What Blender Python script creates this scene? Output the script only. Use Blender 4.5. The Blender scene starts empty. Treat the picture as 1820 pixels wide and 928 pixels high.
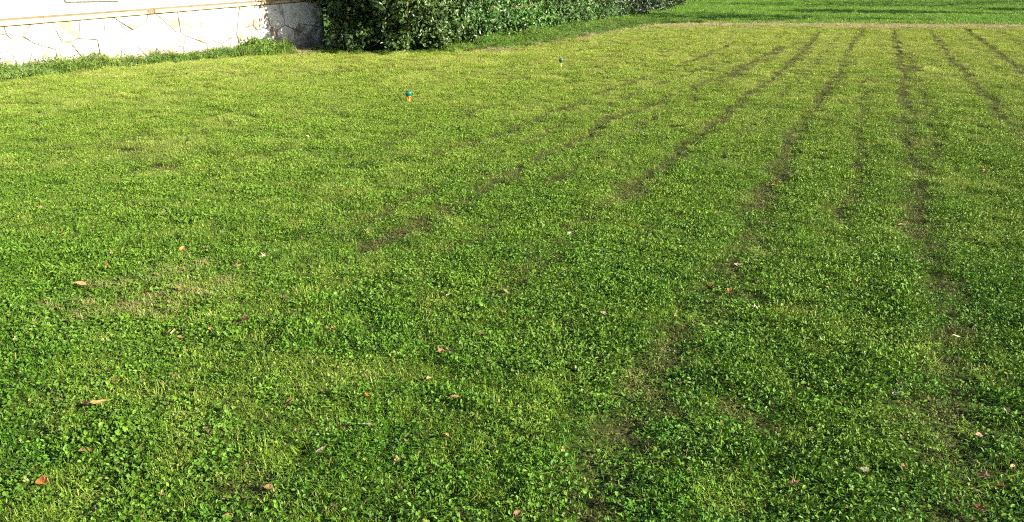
import bpy, math, random
import numpy as np
from mathutils import Vector

# ------------------------------------------------------------------ camera, sky, sun, exposure
S = bpy.context.scene
COL = S.collection
F_PX, PITCH, CAM_H = 1428.0, math.radians(19.15), 1.6
cam = bpy.data.cameras.new('camera')
cam.sensor_width = 36.0
cam.lens = 36.0 * F_PX / 1820.0
cam.clip_start = 0.05
cam.clip_end = 3000
cam_o = bpy.data.objects.new('camera', cam)
COL.objects.link(cam_o)
cam_o.location = (0, 0, CAM_H)
cam_o.rotation_euler = (math.pi / 2 - PITCH, 0, 0)
S.camera = cam_o

SUN_EL = math.radians(25.0)
SUN_DIR = Vector((0.90, -0.44)).normalized()          # horizontal direction towards the sun
world = bpy.data.worlds.new('World')
S.world = world
world.use_nodes = True
wn = world.node_tree
for n in list(wn.nodes):
    wn.nodes.remove(n)
sky = wn.nodes.new('ShaderNodeTexSky')
sky.sky_type = 'NISHITA'
sky.sun_disc = False
sky.sun_elevation = SUN_EL
sky.sun_rotation = math.atan2(SUN_DIR.x, SUN_DIR.y)
bg = wn.nodes.new('ShaderNodeBackground')
bg.inputs['Strength'].default_value = 0.058
wo = wn.nodes.new('ShaderNodeOutputWorld')
wn.links.new(sky.outputs[0], bg.inputs[0])
wn.links.new(bg.outputs[0], wo.inputs[0])

sun = bpy.data.lights.new('sun', 'SUN')
sun.energy = 4.9
sun.angle = math.radians(0.5)
sun.color = (1.0, 0.92, 0.72)
sun_o = bpy.data.objects.new('sun', sun)
COL.objects.link(sun_o)
to_sun = Vector((SUN_DIR.x * math.cos(SUN_EL), SUN_DIR.y * math.cos(SUN_EL), math.sin(SUN_EL)))
sun_o.rotation_euler = to_sun.to_track_quat('Z', 'Y').to_euler()
sun_o.location = (30, -10, 30)

S.view_settings.view_transform = 'Standard'
S.view_settings.look = 'None'
S.view_settings.exposure = 2.13
S.view_settings.gamma = 1.0
S.view_settings.use_curve_mapping = False
S.render.engine = 'CYCLES'
S.cycles.use_denoising = False
S.cycles.filter_width = 1.1
S.cycles.adaptive_threshold = .02
S.cycles.max_bounces = 4
S.cycles.diffuse_bounces = 2
S.cycles.glossy_bounces = 1
S.cycles.transmission_bounces = 2
S.cycles.transparent_max_bounces = 4

R = np.random.default_rng(7)
random.seed(7)

# ------------------------------------------------------------------ placement helpers
CP, SP = math.cos(PITCH), math.sin(PITCH)


def ground_at(px, py, z=0.0):
    """Point at height z that the photograph shows at pixel (px, py) of 1820 x 928."""
    xc, yc = (px - 910.0) / F_PX, (464.0 - py) / F_PX
    d = Vector((xc, CP + yc * SP, -SP + yc * CP))
    t = (z - CAM_H) / d.z
    return Vector((d.x * t, d.y * t, z))


def height_at(px_y, p):
    """Height of the point straight above ground point p that the photograph shows at row px_y."""
    yc = (464.0 - px_y) / F_PX
    dy, dz = CP + yc * SP, -SP + yc * CP
    return CAM_H + dz * p.y / dy


TAB = np.random.default_rng(3).random((256, 256))


def vnoise(x, y, s, seed=0):
    x = np.asarray(x, float) / s + 37.7 * seed + 500
    y = np.asarray(y, float) / s + 91.3 * seed + 500
    xi, yi = np.floor(x).astype(int), np.floor(y).astype(int)
    fx, fy = x - xi, y - yi
    fx, fy = fx * fx * (3 - 2 * fx), fy * fy * (3 - 2 * fy)
    a, b = TAB[xi % 256, yi % 256], TAB[(xi + 1) % 256, yi % 256]
    c, d = TAB[xi % 256, (yi + 1) % 256], TAB[(xi + 1) % 256, (yi + 1) % 256]
    return (a * (1 - fx) + b * fx) * (1 - fy) + (c * (1 - fx) + d * fx) * fy


def fbm(x, y, s, seed=0):
    return 0.55 * vnoise(x, y, s, seed) + 0.3 * vnoise(x, y, s * .47, seed + 1) + 0.15 * vnoise(x, y, s * .21, seed + 2)


# mower wheel tracks, read off the lawn: (pixel polyline, half width in m, strength)
TRACKS = [
    ([(1652, 54), (1693, 110), (1743, 160), (1763, 187), (1825, 255), (1900, 340)], .12, .95),
    ([(1590, 54), (1603, 117), (1611, 195), (1619, 280), (1640, 400), (1690, 560), (1705, 820), (1720, 960)], .12, .85),
    ([(1540, 140), (1530, 200), (1520, 270), (1512, 330), (1500, 400)], .085, .9),
    ([(1535, 53), (1510, 86), (1487, 141), (1448, 180), (1417, 222), (1371, 323), (1310, 470), (1225, 600), (1130, 760), (1040, 920)], .12, .85),
    ([(1458, 58), (1430, 90), (1385, 130), (1320, 178), (1285, 210), (1190, 280), (1090, 350), (1000, 430), (890, 530)], .11, 1.05),
    ([(1385, 85), (1300, 130), (1200, 170), (1090, 215), (960, 285), (850, 345), (740, 410), (650, 455)], .11, 1.05),
    ([(1310, 75), (1190, 125), (1060, 170), (900, 235), (760, 280)], .10, .95),
    ([(1715, 52), (1760, 85), (1825, 135)], .12, .9),
    ([(1770, 54), (1830, 92)], .11, .7),
    ([(1620, 95), (1650, 200), (1672, 290)], .08, .75),
    ([(1420, 75), (1345, 118), (1262, 160), (1150, 220), (1040, 285), (930, 360), (820, 440)], .085, .75),
    ([(1345, 80), (1250, 122), (1130, 168), (1000, 222), (880, 280), (740, 350), (600, 430)], .085, .7),
    ([(1250, 72), (1110, 118), (950, 165), (780, 222), (600, 290)], .09, .72),
    ([(1180, 72), (1000, 122), (800, 175), (620, 228), (430, 300)], .09, .62),
    ([(1090, 78), (900, 122), (700, 168), (480, 222), (280, 290)], .09, .55),
    ([(820, 118), (600, 160), (380, 208), (150, 270)], .08, .4),
    ([(700, 118), (470, 158), (250, 200), (30, 250)], .08, .35),
    ([(1495, 60), (1455, 105), (1410, 150), (1350, 210), (1290, 280)], .08, .6),
    ([(1560, 60), (1562, 130), (1566, 200)], .06, .4),
    ([(1690, 56), (1740, 100), (1800, 150), (1860, 200)], .07, .5),
]
TR = []
for pts, hw, st in TRACKS:
    TR.append((np.array([ground_at(*p)[:2] for p in pts]), hw, st))


def seg_dist(x, y, poly):
    best = np.full(np.shape(x), 1e9)
    for a, b in zip(poly[:-1], poly[1:]):
        d = b - a
        t = np.clip(((x - a[0]) * d[0] + (y - a[1]) * d[1]) / (d @ d), 0, 1)
        best = np.minimum(best, np.hypot(x - a[0] - t * d[0], y - a[1] - t * d[1]))
    return best


# worn or bleached patches: (pixel, radius x m, radius y m, strength)
PATCH = [((1690, 560), .12, .16, 1.2), ((1735, 835), .22, .06, 1.2), ((690, 425), .2, .25, .6),
         ((560, 425), .3, .35, .3), ((1310, 490), .13, .2, .9), ((1090, 880), .14, .14, .5), ((1240, 600), .2, .3, .6),
         ((180, 275), .9, .8, .35), ((160, 340), .6, .5, .3), ((1640, 410), .2, .4, .8), ((1330, 740), .2, .15, .6),
         ((440, 870), .15, .08, .4), ((520, 840), .18, .1, .5), ((1180, 420), .4, .3, .45), ((870, 320), .3, .5, .5),
         ((250, 300), .5, .5, .4), ((1480, 110), 1.2, 1.5, .2), ((640, 520), .3, .15, .4), ((729, 184), .12, .16, .75), ((999, 120), .12, .2, .7)]
PW = [(ground_at(*p)[:2], rx, ry, s) for p, rx, ry, s in PATCH]


def line_dist(x, y):
    best = np.full(np.shape(x), 1e9)
    for poly, hw, st in TR:
        best = np.minimum(best, seg_dist(x, y, poly))
    return best


def wear(x, y):
    """0..1.3: how worn or trodden the turf is."""
    x, y = np.asarray(x, float), np.asarray(y, float)
    wx = x + .14 * (vnoise(x, y, .7, 20) - .5) + .05 * (vnoise(x, y, .22, 22) - .5)
    wy = y + .10 * (vnoise(x, y, .6, 21) - .5)
    w = np.zeros(x.shape)
    for poly, hw, st in TR:
        d = seg_dist(wx, wy, poly)
        brk = np.clip(.9 * fbm(x, y, 1.3, 30) + .42, .66, 1.05)
        w = np.maximum(w, st * (.92 + .08 * np.clip((y - 4.5) / 5, 0, 1)) * brk * np.exp(-(d / (hw * (1 + .30 * np.clip((y - 9) / 12, 0, 1) + .30 * np.clip((8 - y) / 3, 0, 1)))) ** 2))
    for c, rx, ry, s in PW:
        d2 = ((wx - c[0]) / rx) ** 2 + ((wy - c[1]) / ry) ** 2
        w = np.maximum(w, s * np.exp(-d2 * 1.1) * (.6 + .7 * fbm(x, y, .3, 33)))
    return w


def ground_h(x, y):
    x, y = np.asarray(x, float), np.asarray(y, float)
    near = np.clip(1.0 - (np.hypot(x, y) - 30) / 30, 0, 1)
    h = (.030 * (vnoise(x, y, 1.3, 5) - .5) + .022 * (vnoise(x, y, .45, 6) - .5) + .012 * (vnoise(x, y, .2, 7) - .5)) * near
    return h - .022 * np.clip(wear(x, y), 0, 1.2) * near


# ------------------------------------------------------------------ object helpers
def tag(o, label=None, cat=None, group=None, kind=None):
    if label:
        o['label'] = label
    if cat:
        o['category'] = cat
    if group:
        o['group'] = group
    if kind:
        o['kind'] = kind
    return o


def link(name, me, parent=None, coll=COL):
    o = bpy.data.objects.new(name, me)
    coll.objects.link(o)
    if parent:
        o.parent = parent
    return o


def empty(name, loc, label, cat, group=None):
    o = bpy.data.objects.new(name, None)
    COL.objects.link(o)
    o.location = loc
    o.empty_display_size = .1
    return tag(o, label, cat, group)


class MB:
    """Collects vertices, faces and a per-vertex colour attribute for one mesh."""

    def __init__(self):
        self.v, self.f, self.c = [], [], []

    def add(self, verts, faces, col=(0.5, 0, 0, 1)):
        o = len(self.v)
        self.v.extend([tuple(p) for p in verts])
        self.c.extend([tuple(col)] * len(verts))
        self.f.extend([tuple(i + o for i in f) for f in faces])

    def box(self, c, s, rz=0.0):
        cx, cy, cz = c
        hx, hy, hz = s[0] / 2, s[1] / 2, s[2] / 2
        co, si = math.cos(rz), math.sin(rz)
        vs = []
        for z in (-hz, hz):
            for x, y in ((-hx, -hy), (hx, -hy), (hx, hy), (-hx, hy)):
                vs.append((cx + x * co - y * si, cy + x * si + y * co, cz + z))
        self.add(vs, [(0, 3, 2, 1), (4, 5, 6, 7), (0, 1, 5, 4), (1, 2, 6, 5), (2, 3, 7, 6), (3, 0, 4, 7)])

    def lathe(self, prof, n=20, c=(0, 0, 0)):
        vs, fs = [], []
        for r, z in prof:
            for k in range(n):
                a = 2 * math.pi * k / n
                vs.append((c[0] + r * math.cos(a), c[1] + r * math.sin(a), c[2] + z))
        for i in range(len(prof) - 1):
            for k in range(n):
                k2 = (k + 1) % n
                fs.append((i * n + k, i * n + k2, (i + 1) * n + k2, (i + 1) * n + k))
        fs.append(tuple(range(n))[::-1])
        fs.append(tuple((len(prof) - 1) * n + k for k in range(n)))
        self.add(vs, fs)

    def tube(self, pts, radii, n=6):
        vs, fs = [], []
        pts = [Vector(p) for p in pts]
        for i, p in enumerate(pts):
            d = (pts[min(i + 1, len(pts) - 1)] - pts[max(i - 1, 0)]).normalized()
            a = d.orthogonal().normalized()
            b = d.cross(a)
            for k in range(n):
                t = 2 * math.pi * k / n
                vs.append(p + (a * math.cos(t) + b * math.sin(t)) * radii[i])
        for i in range(len(pts) - 1):
            for k in range(n):
                k2 = (k + 1) % n
                fs.append((i * n + k, i * n + k2, (i + 1) * n + k2, (i + 1) * n + k))
        fs.append(tuple(range(n))[::-1])
        fs.append(tuple((len(pts) - 1) * n + k for k in range(n)))
        self.add(vs, fs)

    def mesh(self, name, mat, smooth=False):
        me = bpy.data.meshes.new(name)
        me.from_pydata(self.v, [], self.f)
        a = me.attributes.new('tint', 'FLOAT_COLOR', 'POINT')
        a.data.foreach_set('color', np.array(self.c, dtype=np.float32).ravel())
        if smooth:
            me.polygons.foreach_set('use_smooth', [True] * len(me.polygons))
        me.materials.append(mat)
        me.update()
        return me

    def build(self, name, mat, parent=None, smooth=False, coll=COL):
        return link(name, self.mesh(name, mat, smooth), parent, coll)


# ------------------------------------------------------------------ materials
def new_mat(name):
    m = bpy.data.materials.new(name)
    m.use_nodes = True
    nt = m.node_tree
    for n in list(nt.nodes):
        nt.nodes.remove(n)
    out = nt.nodes.new('ShaderNodeOutputMaterial')
    return m, nt, out


def N(nt, kind, **kw):
    n = nt.nodes.new(kind)
    for k, v in kw.items():
        setattr(n, k, v)
    return n


def mix(nt, fac, a, b, mode='MIX'):
    n = N(nt, 'ShaderNodeMix', data_type='RGBA', blend_type=mode)
    for key, v in ((0, fac), (6, a), (7, b)):
        if hasattr(v, 'links'):
            nt.links.new(v, n.inputs[key])
        elif key == 0:
            n.inputs[0].default_value = v
        else:
            n.inputs[key].default_value = (*v, 1) if len(v) == 3 else v
    return n.outputs[2]


def maprange(nt, v, a, b, c=0.0, d=1.0):
    n = N(nt, 'ShaderNodeMapRange')
    nt.links.new(v, n.inputs[0])
    for i, q in enumerate((a, b, c, d)):
        n.inputs[i + 1].default_value = q
    return n.outputs[0]


def noise(nt, vec, scale, detail=3.0, rough=.55):
    n = N(nt, 'ShaderNodeTexNoise')
    n.inputs['Scale'].default_value = scale
    n.inputs['Detail'].default_value = detail
    n.inputs['Roughness'].default_value = rough
    if vec is not None:
        nt.links.new(vec, n.inputs['Vector'])
    return n.outputs['Fac']


def leaf_mat(name, dark, light, yellow, dry, transl=.32, rough=.45, spec=.5, patch=1.3, yfar=0.0, world_scale=.9):
    """Leaf: 'tint'.r = light or dark leaf, .g = dry share; patches come from where the plant stands."""
    m, nt, out = new_mat(name)
    at = N(nt, 'ShaderNodeAttribute', attribute_name='tint')
    sep = N(nt, 'ShaderNodeSeparateColor')
    nt.links.new(at.outputs['Color'], sep.inputs[0])
    geo = N(nt, 'ShaderNodeNewGeometry')
    oi = N(nt, 'ShaderNodeObjectInfo')
    c = mix(nt, sep.outputs[0], dark, light)
    big = maprange(nt, noise(nt, geo.outputs['Position'], world_scale, 4), .40, .66)
    fine = maprange(nt, noise(nt, geo.outputs['Position'], world_scale * 5.5, 2), .35, .7, 0, .6)
    c = mix(nt, big, c, mix(nt, .40 * patch / 1.3, c, yellow))
    c = mix(nt, fine, c, mix(nt, .28 * patch / 1.3, c, yellow))
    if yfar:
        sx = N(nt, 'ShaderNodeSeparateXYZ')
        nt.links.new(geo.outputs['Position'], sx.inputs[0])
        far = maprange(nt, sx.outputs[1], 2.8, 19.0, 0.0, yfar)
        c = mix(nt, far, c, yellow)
    rnd = maprange(nt, oi.outputs['Random'], 0, 1, .78, 1.18)
    v = N(nt, 'ShaderNodeVectorMath', operation='SCALE')
    nt.links.new(c, v.inputs[0])
    nt.links.new(rnd, v.inputs['Scale'])
    c = mix(nt, sep.outputs[1], v.outputs[0], dry)
    p = N(nt, 'ShaderNodeBsdfPrincipled')
    nt.links.new(c, p.inputs['Base Color'])
    p.inputs['Roughness'].default_value = rough
    p.inputs['Specular IOR Level'].default_value = spec
    t = N(nt, 'ShaderNodeBsdfTranslucent')
    tc = mix(nt, 1.0, c, (1.25, 1.15, .55), 'MULTIPLY')
    nt.links.new(tc, t.inputs[0])
    ms = N(nt, 'ShaderNodeMixShader')
    ms.inputs[0].default_value = transl
    nt.links.new(p.outputs[0], ms.inputs[1])
    nt.links.new(t.outputs[0], ms.inputs[2])
    nt.links.new(ms.outputs[0], out.inputs[0])
    return m


def plain_mat(name, col, rough=.6, var=.25, scale=12.0, spec=.4, col2=None, bump=0.0, transl=0.0):
    m, nt, out = new_mat(name)
    geo = N(nt, 'ShaderNodeNewGeometry')
    f = maprange(nt, noise(nt, geo.outputs['Position'], scale, 4), .3, .7)
    c2 = col2 or tuple(x * (1 - var) for x in col)
    c = mix(nt, f, col, c2)
    p = N(nt, 'ShaderNodeBsdfPrincipled')
    nt.links.new(c, p.inputs['Base Color'])
    p.inputs['Roughness'].default_value = rough
    p.inputs['Specular IOR Level'].default_value = spec
    if bump:
        b = N(nt, 'ShaderNodeBump')
        b.inputs['Strength'].default_value = bump
        b.inputs['Distance'].default_value = .01
        nt.links.new(noise(nt, geo.outputs['Position'], scale * 4, 5), b.inputs['Height'])
        nt.links.new(b.outputs[0], p.inputs['Normal'])
    if transl:
        t = N(nt, 'ShaderNodeBsdfTranslucent')
        nt.links.new(c, t.inputs[0])
        ms = N(nt, 'ShaderNodeMixShader')
        ms.inputs[0].default_value = transl
        nt.links.new(p.outputs[0], ms.inputs[1])
        nt.links.new(t.outputs[0], ms.inputs[2])
        nt.links.new(ms.outputs[0], out.inputs[0])
    else:
        nt.links.new(p.outputs[0], out.inputs[0])
    return m


DRY = (.30, .22, .10)
M = {}
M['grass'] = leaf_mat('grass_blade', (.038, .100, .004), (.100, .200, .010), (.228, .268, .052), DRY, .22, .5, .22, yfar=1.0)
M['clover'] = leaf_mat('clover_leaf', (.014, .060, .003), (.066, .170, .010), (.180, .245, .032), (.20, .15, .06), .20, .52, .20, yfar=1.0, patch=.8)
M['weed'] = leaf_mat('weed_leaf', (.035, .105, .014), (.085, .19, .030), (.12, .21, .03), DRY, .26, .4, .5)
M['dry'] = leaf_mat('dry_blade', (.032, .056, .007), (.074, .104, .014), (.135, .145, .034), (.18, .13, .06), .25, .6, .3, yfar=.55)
M['straw'] = leaf_mat('straw_blade', (.20, .19, .08), (.30, .27, .14), (.32, .28, .15), (.36, .30, .19), .25, .6, .3)
M['meadow'] = leaf_mat('meadow_blade', (.050, .138, .007), (.112, .242, .015), (.15, .245, .022), DRY, .25, .5, .35, world_scale=.15)
M['verge'] = leaf_mat('verge_blade', (.036, .105, .010), (.105, .205, .028), (.17, .21, .04), DRY, .22, .5, .35)


def ground_mat():
    m, nt, out = new_mat('soil_and_thatch')
    geo = N(nt, 'ShaderNodeNewGeometry')
    at = N(nt, 'ShaderNodeAttribute', attribute_name='tint')
    sep = N(nt, 'ShaderNodeSeparateColor')
    nt.links.new(at.outputs['Color'], sep.inputs[0])
    f1 = maprange(nt, noise(nt, geo.outputs['Position'], 45, 5), .35, .65)
    turf = mix(nt, f1, (.022, .038, .006), (.055, .075, .012))
    soil = mix(nt, f1, (.016, .016, .006), (.042, .038, .014))
    mead = mix(nt, f1, (.025, .06, .008), (.06, .11, .015))
    c = mix(nt, sep.outputs[0], turf, soil)
    c = mix(nt, sep.outputs[1], c, mead)
    p = N(nt, 'ShaderNodeBsdfPrincipled')
    nt.links.new(c, p.inputs['Base Color'])
    p.inputs['Roughness'].default_value = .95
    p.inputs['Specular IOR Level'].default_value = .1
    b = N(nt, 'ShaderNodeBump')
    b.inputs['Strength'].default_value = .8
    b.inputs['Distance'].default_value = .01
    nt.links.new(noise(nt, geo.outputs['Position'], 90, 5), b.inputs['Height'])
    nt.links.new(b.outputs[0], p.inputs['Normal'])
    nt.links.new(p.outputs[0], out.inputs[0])
    return m


# ------------------------------------------------------------------ the ground, one sheet to the horizon
def graded(lo, hi, step, far):
    a = np.arange(lo, hi + step / 2, step)
    g, d = [hi], step
    while g[-1] < far:
        d *= 1.25
        g.append(g[-1] + d)
    k, d = [lo], step
    while k[-1] > -far:
        d *= 1.25
        k.append(k[-1] - d)
    return np.concatenate([np.array(k[1:])[::-1], a, np.array(g[1:])])


# mown lawn outline on the ground
MOWN = [ground_at(*p)[:2] for p in [(-260, 178), (0, 149), (60, 142), (130, 130), (250, 118), (400, 106), (490, 99), (545, 97), (600, 98), (700, 98),
                                    (800, 95), (880, 91), (950, 82), (1020, 70), (1100, 55), (1165, 45), (1250, 43), (1540, 44.5), (1820, 47), (2300, 50)]]
MOWN = [np.array(p) for p in MOWN] + [np.array((40., -6.)), np.array((-14., -6.))]


def inside(x, y, poly):
    r = np.zeros(np.shape(x), bool)
    j = len(poly) - 1
    for i in range(len(poly)):
        xi, yi = poly[i]
        xj, yj = poly[j]
        cr = ((yi > y) != (yj > y)) & (x < (xj - xi) * (y - yi) / (yj - yi + 1e-12) + xi)
        r ^= cr
        j = i
    return r


gx = graded(-13.0, 24.0, .13, 900)
gy = graded(0.6, 36.0, .13, 900)
GX, GY = np.meshgrid(gx, gy)
fx, fy = GX.ravel(), GY.ravel()
gz = ground_h(fx, fy)
nx, ny = len(gx), len(gy)
ii = np.arange(nx * ny).reshape(ny, nx)
faces = np.stack([ii[:-1, :-1], ii[:-1, 1:], ii[1:, 1:], ii[1:, :-1]], -1).reshape(-1, 4)
me = bpy.data.meshes.new('ground')
me.from_pydata(np.stack([fx, fy, gz], -1).tolist(), [], faces.tolist())
att = me.attributes.new('tint', 'FLOAT_COLOR', 'POINT')
gc = np.zeros((len(fx), 4), np.float32)
gc[:, 0] = np.clip(wear(fx, fy) * 1.2, 0, 1)
gc[:, 1] = np.where(inside(fx, fy, MOWN), 0, 1)
gc[:, 3] = 1
att.data.foreach_set('color', gc.ravel())
me.polygons.foreach_set('use_smooth', [True] * len(me.polygons))
me.materials.append(ground_mat())
tag(link('ground', me), kind='structure')


# ------------------------------------------------------------------ turf pieces that the lawn is sown with
def add_blade(mb, x, y, z0, h, w, az, lean, curl, tint, dry):
    dx, dy = math.cos(az), math.sin(az)
    sx, sy = -dy * w / 2, dx * w / 2
    m1 = lean * h * .45
    tp = lean * h * 1.0 + curl * h * .5
    zt = h * max(.25, 1 - .35 * lean - .3 * curl)
    vs = [(x + sx, y + sy, z0), (x - sx, y - sy, z0),
          (x + dx * m1 + sx * .9, y + dy * m1 + sy * .9, z0 + h * .58), (x + dx * m1 - sx * .9, y + dy * m1 - sy * .9, z0 + h * .58),
          (x + dx * tp + sx * .25, y + dy * tp + sy * .25, z0 + zt), (x + dx * tp - sx * .25, y + dy * tp - sy * .25, z0 + zt)]
    mb.add(vs, [(0, 1, 3, 2), (2, 3, 5, 4)], (tint, dry, 0, 1))


def add_leaflet(mb, o, fwd, up, L, W, fold, tint, dry):
    side = fwd.cross(up).normalized()
    c = o
    pts = [c, c + fwd * L * .55 + side * W * .5 + up * fold * W, c + fwd * L * .93 + side * W * .26 + up * fold * W * .5,
           c + fwd * L * .86, c + fwd * L * .93 - side * W * .26 + up * fold * W * .5, c + fwd * L * .55 - side * W * .5 + up * fold * W]
    mb.add(pts, [(0, 1, 2, 3), (0, 3, 4, 5)], (tint, dry, 0, 1))


def add_clover(mb, x, y, h, L, rng):
    az = rng.random() * 6.28
    tilt = rng.normal(0, .55)
    top = Vector((x + rng.normal(0, .008), y + rng.normal(0, .008), h))
    up = Vector((math.sin(tilt) * math.cos(az * 3), math.sin(tilt) * math.sin(az * 3), math.cos(tilt)))
    a = up.orthogonal().normalized()
    b = up.cross(a)
    tint, dry = rng.random(), 0 if rng.random() > .02 else rng.random() * .8
    mb.add([(x - .0007, y, -.01), (x + .0007, y, -.01), top], [(0, 1, 2)], (tint, dry, 0, 1))
    for k in range(3):
        t = az + k * 2.09 + rng.normal(0, .12)
        f = (a * math.cos(t) + b * math.sin(t) + up * rng.normal(.05, .18)).normalized()
        add_leaflet(mb, top, f, up, L * rng.uniform(.85, 1.15), L * rng.uniform(.8, 1.0), rng.uniform(.02, .25), tint * .8 + .2 * rng.random(), dry)


def add_oval(mb, o, az, el, L, W, droop, tint, dry):
    """Broad leaf, five ribs long, folded on its midrib."""
    f = Vector((math.cos(az) * math.cos(el), math.sin(az) * math.cos(el), math.sin(el)))
    s = Vector((-math.sin(az), math.cos(az), 0))
    u = s.cross(f) * -1
    pr = [(0, .12), (.3, .8), (.6, 1.0), (.85, .6), (1, .02)]
    vs = []
    for t, w in pr:
        c = o + f * (L * t) + Vector((0, 0, -droop * L * t * t))
        vs += [c + s * (W * w / 2) + u * (W * w * .12), c, c - s * (W * w / 2) + u * (W * w * .12)]
    fs = []
    for i in range(4):
        fs += [(3 * i, 3 * i + 1, 3 * i + 4, 3 * i + 3), (3 * i + 1, 3 * i + 2, 3 * i + 5, 3 * i + 4)]
    mb.add(vs, fs, (tint, dry, 0, 1))


def disc(rng, r):
    a, q = rng.random() * 6.283, r * math.sqrt(rng.random())
    return q * math.cos(a), q * math.sin(a)


def blades(mb, rng, n, r, h0, h1, w0, w1, lean, dryp):
    for _ in range(n):
        x, y = disc(rng, r)
        h = rng.uniform(h0, h1)
        dry = rng.uniform(.4, 1) if rng.random() < dryp else 0
        add_blade(mb, x, y, -.012, h + .012, rng.uniform(w0, w1), rng.random() * 6.28, abs(rng.normal(0, lean)), rng.random() * .7, rng.random(), dry)


def tiles(prefix, count, fn, mat):
    c = bpy.data.collections.new(prefix)
    for k in range(count):
        mb = MB()
        fn(mb, np.random.default_rng(100 + k * 17 + len(prefix)))
        mb.build('%s_%02d' % (prefix, k), mat, None, False, c)
    return c


def add_ovate(mb, o, az, el, roll, L, W, tint, dry):
    """Small pointed leaf of six points, folded on its midrib."""
    f = Vector((math.cos(az) * math.cos(el), math.sin(az) * math.cos(el), math.sin(el)))
    s0 = Vector((-math.sin(az), math.cos(az), 0))
    u0 = f.cross(s0)
    s = s0 * math.cos(roll) + u0 * math.sin(roll)
    u = f.cross(s)
    pts = [o, o + f * L * .40 + s * W * .5 + u * W * .14, o + f * L * .76 + s * W * .33 + u * W * .08, o + f * L - u * L * .10,
           o + f * L * .76 - s * W * .33 + u * W * .08, o + f * L * .40 - s * W * .5 + u * W * .14]
    mb.add(pts, [(0, 1, 2, 3), (0, 3, 4, 5)], (tint, dry, 0, 1))


def ovates(mb, rng, n, r, L0, L1, h0, h1, dryp=.014):
    for _ in range(n):
        x, y = disc(rng, r)
        L = rng.uniform(L0, L1)
        h = rng.uniform(h0, h1)
        dry = rng.uniform(.4, 1) if rng.random() < dryp else 0
        add_ovate(mb, Vector((x, y, h)), rng.random() * 6.28, rng.normal(.35, .45), rng.normal(0, .5), L, L * rng.uniform(.5, .78), rng.random(), dry)


def t_grass(mb, rng, r=.085, k=1.0):
    blades(mb, rng, int(185 * k), r, .010, .032, .0020, .0038, .95, .05)
    ovates(mb, rng, int(30 * k), r, .006, .013, .004, .024)


def t_clover(mb, rng, r=.085, k=1.0):
    for _ in range(int(16 * k)):
        x, y = disc(rng, r)
        add_clover(mb, x, y, rng.uniform(.008, .032), rng.uniform(.006, .011), rng)
    ovates(mb, rng, int(70 * k), r, .007, .016, .002, .027)
    blades(mb, rng, int(60 * k), r, .010, .032, .0020, .0036, .8, .05)


def t_weed(mb, rng, r=.085, k=1.0):
    ovates(mb, rng, int(92 * k), r, .008, .020, .002, .027)
    for _ in range(int(5 * k)):
        x, y = disc(rng, r)
        add_clover(mb, x, y, rng.uniform(.010, .034), rng.uniform(.008, .013), rng)
    blades(mb, rng, int(45 * k), r, .010, .032, .0020, .0036, .8, .05)


def t_dry(mb, rng, r=.085, k=1.0):
    blades(mb, rng, int(150 * k), r, .008, .026, .0018, .0032, 1.1, .16)
    ovates(mb, rng, int(40 * k), r, .006, .014, .002, .018, .10)


def t_straw(mb, rng):
    blades(mb, rng, 90, .12, .02, .06, .003, .006, 1.6, .6)


def t_meadow(mb, rng):
    blades(mb, rng, 260, .30, .05, .15, .006, .011, .5, .05)


def t_verge(mb, rng):
    blades(mb, rng, 130, .16, .06, .20, .005, .010, .55, .06)
    for _ in range(10):
        x, y = disc(rng, .15)
        for k in range(5):
            add_oval(mb, Vector((x, y, rng.uniform(.03, .16))), rng.random() * 6.28, rng.uniform(-.1, .8), rng.uniform(.035, .075), rng.uniform(.02, .035), .3, rng.random(), 0)


def wide(fn):
    return lambda mb, rng: fn(mb, rng, .17, 3.4)


C_GRASS = tiles('turf_grass', 6, t_grass, M['grass'])
C_CLOVER = tiles('turf_clover', 6, t_clover, M['clover'])
C_WEED = tiles('turf_broadleaf', 6, t_weed, M['clover'])
C_DRY = tiles('turf_worn', 4, t_dry, M['dry'])
C_GRASS_W = tiles('turf_grass_wide', 5, wide(t_grass), M['grass'])
C_CLOVER_W = tiles('turf_clover_wide', 5, wide(t_clover), M['clover'])
C_WEED_W = tiles('turf_broadleaf_wide', 4, wide(t_weed), M['clover'])
C_MEADOW = tiles('turf_meadow', 4, t_meadow, M['meadow'])
C_VERGE = tiles('turf_verge', 5, t_verge, M['verge'])
C_STRAW = tiles('turf_straw', 3, t_straw, M['straw'])


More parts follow.
